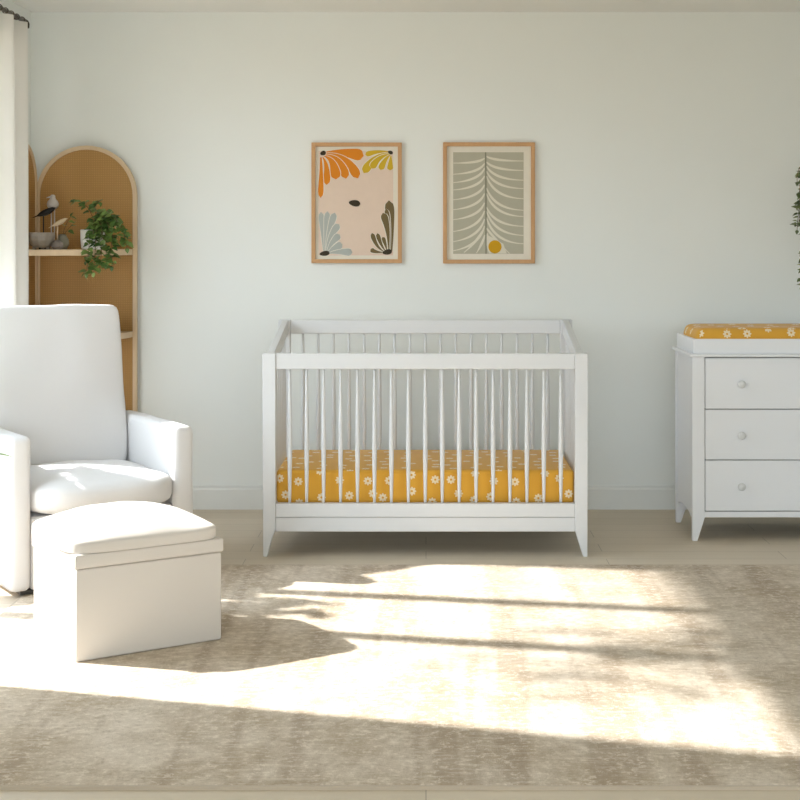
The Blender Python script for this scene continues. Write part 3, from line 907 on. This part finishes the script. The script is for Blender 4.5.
def art_leaf(t, w, h):
    A = Art(w, h)
    q = lambda x, y: ((x - 75) / 525, (y - 70) / 693)
    mm = 1 / (5.714 * 203.3)
    A.poly([q(133, 126), q(536, 126), q(536, 708), q(133, 708)], 'sageink')
    lw = lambda t: (1.2 + 5.4 * math.sin(math.pi * min(1, .12 + t * .95)) + 1.2 * t) * mm
    lefts = [(160, 188), (190, 252), (218, 300), (262, 342), (312, 398), (362, 455), (415, 512), (462, 580), (508, 638), (548, 690)]
    for y0, y1 in lefts:
        A.stroke((q(312, y0), q(285, y0 + (y1 - y0) * .75 + 8), q(134, y1)), lw, 'veincream')
    rights = [(150, 176), (182, 230), (205, 286), (235, 334), (262, 392), (330, 458), (362, 494), (440, 550), (462, 602), (500, 650)]
    for y0, y1 in rights:
        A.stroke((q(324, y0), q(365, y0 + (y1 - y0) * .95 + 2), q(535, y1)), lw, 'veincream')
    for a, b, c in (((310, 560), (270, 640), (195, 700)), ((314, 600), (300, 650), (266, 704)), ((324, 560), (350, 600), (455, 706)), ((330, 590), (322, 640), (340, 706))):
        A.stroke((q(*a), q(*b), q(*c)), lw, 'veincream')
    A.poly([q(330, 600), q(420, 650), q(440, 706), q(338, 706)], 'veincream')
    A.stroke((q(319, 126), q(321, 400), q(321, 708)), lambda t: 2.8 * mm, 'stemink')
    A.blob(*q(372, 668), 38 * mm, 38 * mm, 'gold')
    A.done(t)
picture('oak-framed print of orange petals over pink, the left of the two pictures', 356.6, 202.8, 90.3, 120.6, art_bloom)
picture('oak-framed print of a grey-green veined leaf with a gold dot, right of the orange print', 489, 202.9, 91.9, 121.2, art_leaf)

# ------------------------------------------------------------------ hanging planter at the right edge
hp = thing('hanging_planter', 'trailing green plant in a hanging pot cut off by the right edge', 'hanging plant', (1.885, 7.0, 1.58))
bm = bmesh.new(); lathe(bm, [(0, 0), (.05, 0), (.075, .03), (.085, .09), (.086, .12), (.082, .12), (.078, .10), (0, .10)], 24); link('pot', bm, M['potwhite'], hp, True)
bm = bmesh.new(); lathe(bm, [(0, .106), (.04, .106), (.078, .101)], 16); link('soil', bm, M['soil'], hp, True)
for k in range(3):
    a = 2 * math.pi * k / 3 + .5
    bm = bmesh.new(); tube(bm, [(.084 * math.cos(a), .084 * math.sin(a), .115), (0, 0, .55), (0, 0, CEIL_Z - 1.58)], .002, 6); link('cord', bm, M['potwhite'], hp)
hx_ = lambda px: at(px, 6.95) - 1.885
hz_ = lambda py: H - (py - VPY) / F_PX * 6.95 - 1.58
cs = []
for (a, b), (c_, d_), (e, f_) in (((806, 160), (796, 162), (796, 182)), ((806, 158), (797, 164), (799, 205)), ((808, 160), (800, 165), (802, 235)),
                                 ((806, 170), (799, 190), (796, 230)), ((808, 165), (802, 200), (803, 262)), ((809, 160), (806, 230), (801, 290)),
                                 ((812, 158), (815, 200), (811, 260)), ((815, 158), (822, 190), (820, 240)), ((811, 158), (808, 200), (806, 250)), ((806, 172), (799, 200), (798, 222))):
    cs.append(curve_pts((0, -.02, .10), (hx_(a), -.05, hz_(b)), (hx_(c_), -.06, hz_(d_)), (hx_(e), -.07, hz_(f_))))
vines(hp, cs, M['leafdark'], .0085, (.022, .036), .0014, 77, .25, .75)

# ------------------------------------------------------------------ floor plant whose leaf tip reaches into the left edge
fp = thing('floor_plant', 'leafy potted plant at the left edge, one leaf tip beside the chair arm', 'potted plant', (-1.80, 5.47, 0))
bm = bmesh.new(); lathe(bm, [(0, 0), (.075, 0), (.095, .22), (.100, .26), (.094, .26), (.088, .22), (0, .22)], 24); link('pot', bm, M['terracotta'], fp, True)
bm = bmesh.new(); lathe(bm, [(0, .228), (.05, .226), (.089, .222)], 16); link('soil', bm, M['soil'], fp, True)
bm, lb = bmesh.new(), bmesh.new()
c = curve_pts((0, 0, .22), (.01, -.03, .42), (.12, -.12, .562), (.212, -.125, .552)); tube(bm, c, .003, 6)
leaf(lb, c[-1], Vector((.9, -.06, .02)), Vector((0, .1, 1)), .098, .5, .12)
r_ = random.Random(12)
for k in range(24):  # out-of-view foliage, added and massed to shade the chair side and rug
    while True:
        o = Vector((r_.uniform(-1, 1), r_.uniform(-1, 1), r_.uniform(-1, 1)))
        if o.length < 1: break
    p = Vector((.0 + .13 * o.x, .12 + .24 * o.y, .93 + .28 * o.z))
    c = curve_pts((0, 0, .22), (p.x * .1, p.y * .2, .5), (p.x * .6, p.y * .6, p.z - .12), p); tube(bm, c, .003, 5)
    for j in (14, 12, 10, 8):
        d = Vector((r_.uniform(-1, 1) * .6, r_.uniform(-1, 1), r_.uniform(-.5, .5)))
        if c[j].z > .66: leaf(lb, c[j], d, Vector((r_.uniform(-.4, .4), 0, 1)), r_.uniform(.09, .13), .75, .12)
link('stems', bm, M['stem'], fp); link('foliage', lb, M['leaf'], fp)

# ------------------------------------------------------------------ unseen tree added outside the window; its leaves dapple the sunlight
LAMP = Vector((-17.8, 8.8, 13.7))
tree = thing('added_dapple_tree', 'unseen leafy tree added outside the window to dapple the sunlight on the rug', 'tree', (-4.3, 8.2, -.1))
r_ = random.Random(4)
lb, tb = bmesh.new(), bmesh.new()
T0 = Vector((-4.3, 8.2, -.1))
tube(tb, [Vector((0, 0, 0)), Vector((.03, -.05, 1.2)), Vector((-.02, -.1, 2.4)), Vector((.05, -.2, 3.6)), Vector((.1, -.3, 4.6))], [.10, .085, .07, .05, .03], 10)
for fx, fy, rad, cnt in ((.78, 4.75, .24, 60), (1.02, 4.98, .16, 16), (.55, 4.42, .17, 22), (.26, 4.58, .2, 9), (.86, 4.38, .14, 14), (1.0, 4.62, .2, 40)):  # leaf clusters set along the lamp rays to dim chosen rug spots
    P = Vector((fx, fy, 0)); t = (-3.3 - P.x) / (LAMP.x - P.x); c = P.lerp(LAMP, t) - T0
    base = Vector((.0, -.15, min(4.2, c.z + .5)))
    tube(tb, curve_pts(base, base.lerp(c, .3) + Vector((0, 0, .25)), base.lerp(c, .7) + Vector((0, 0, .2)), c, 8), [.02 - .0018 * k for k in range(9)], 6)
    for k in range(cnt):
        while True:
            o = Vector((r_.uniform(-1, 1), r_.uniform(-1, 1), r_.uniform(-1, 1)))
            if o.length < 1: break
        d = Vector((r_.uniform(-1, 1), r_.uniform(-1, 1), r_.uniform(-.8, .4)))
        leaf(lb, c + o * rad, d, Vector((r_.uniform(-.5, .5), r_.uniform(-.5, .5), 1)), r_.uniform(.05, .09), .9)
for k in range(260):      # the crown over the trunk
    o = Vector((r_.gauss(0, .4), r_.gauss(.25, .4), r_.gauss(4.4, .35)))
    leaf(lb, o, Vector((r_.uniform(-1, 1), r_.uniform(-1, 1), r_.uniform(-.8, .4))), Vector((0, 0, 1)), r_.uniform(.06, .11), .9)
link('trunk', tb, M['stem'], tree); link('foliage', lb, M['leaf'], tree)

# ------------------------------------------------------------------ light
w = bpy.data.worlds.new('sky'); SC.world = w; w.use_nodes = True
wt = w.node_tree; bg = wt.nodes['Background']; bg.inputs[1].default_value = 8.2
wtc = wt.nodes.new('ShaderNodeTexCoord'); wsp = wt.nodes.new('ShaderNodeSeparateXYZ'); L(wt, wtc.outputs['Generated'], wsp.inputs[0])
wmr = wt.nodes.new('ShaderNodeMapRange'); wmr.inputs[1].default_value = -.06; wmr.inputs[2].default_value = .06; L(wt, wsp.outputs[2], wmr.inputs[0])
L(wt, mix_col(wt, wmr.outputs[0], (.30, .27, .22), (.80, .92, 1.04)), bg.inputs[0])   # ground below, sky above
ld = bpy.data.lights.new('sun_key', 'SPOT')
lo = bpy.data.objects.new('sun_key', ld); COL.objects.link(lo)
lo.location = (-17.8, 8.8, 13.7)
tgt = Vector((-.8, 5.2, .5)); lo.rotation_euler = (tgt - lo.location).to_track_quat('-Z', 'Y').to_euler()
ld.spot_size = R(13.5); ld.spot_blend = .1; ld.shadow_soft_size = .24
ld.energy = 92000; ld.color = (1, .972, .94)

# ------------------------------------------------------------------ camera
cd = bpy.data.cameras.new('camera'); cam = bpy.data.objects.new('camera', cd); COL.objects.link(cam)
cam.location = (0, 0, H); cam.rotation_euler = (R(90), 0, 0)
cd.sensor_fit = 'HORIZONTAL'; cd.sensor_width = 36; cd.lens = F_PX * 36 / 800
cd.shift_x = (400 - VPX) / 800; cd.shift_y = (VPY - 400) / 800
cd.clip_start = .05
SC.camera = cam

SC.view_settings.view_transform = 'Standard'
SC.view_settings.look = 'None'
SC.view_settings.gamma = 1.0
SC.view_settings.use_curve_mapping = False
SC.view_settings.exposure = 0.0
SC.cycles.use_denoising = True
SC.cycles.max_bounces = 10
SC.cycles.diffuse_bounces = 6
SC.cycles.transparent_max_bounces = 8
SC.cycles.sample_clamp_indirect = 6
SC.cycles.caustics_reflective = False
SC.cycles.caustics_refractive = False
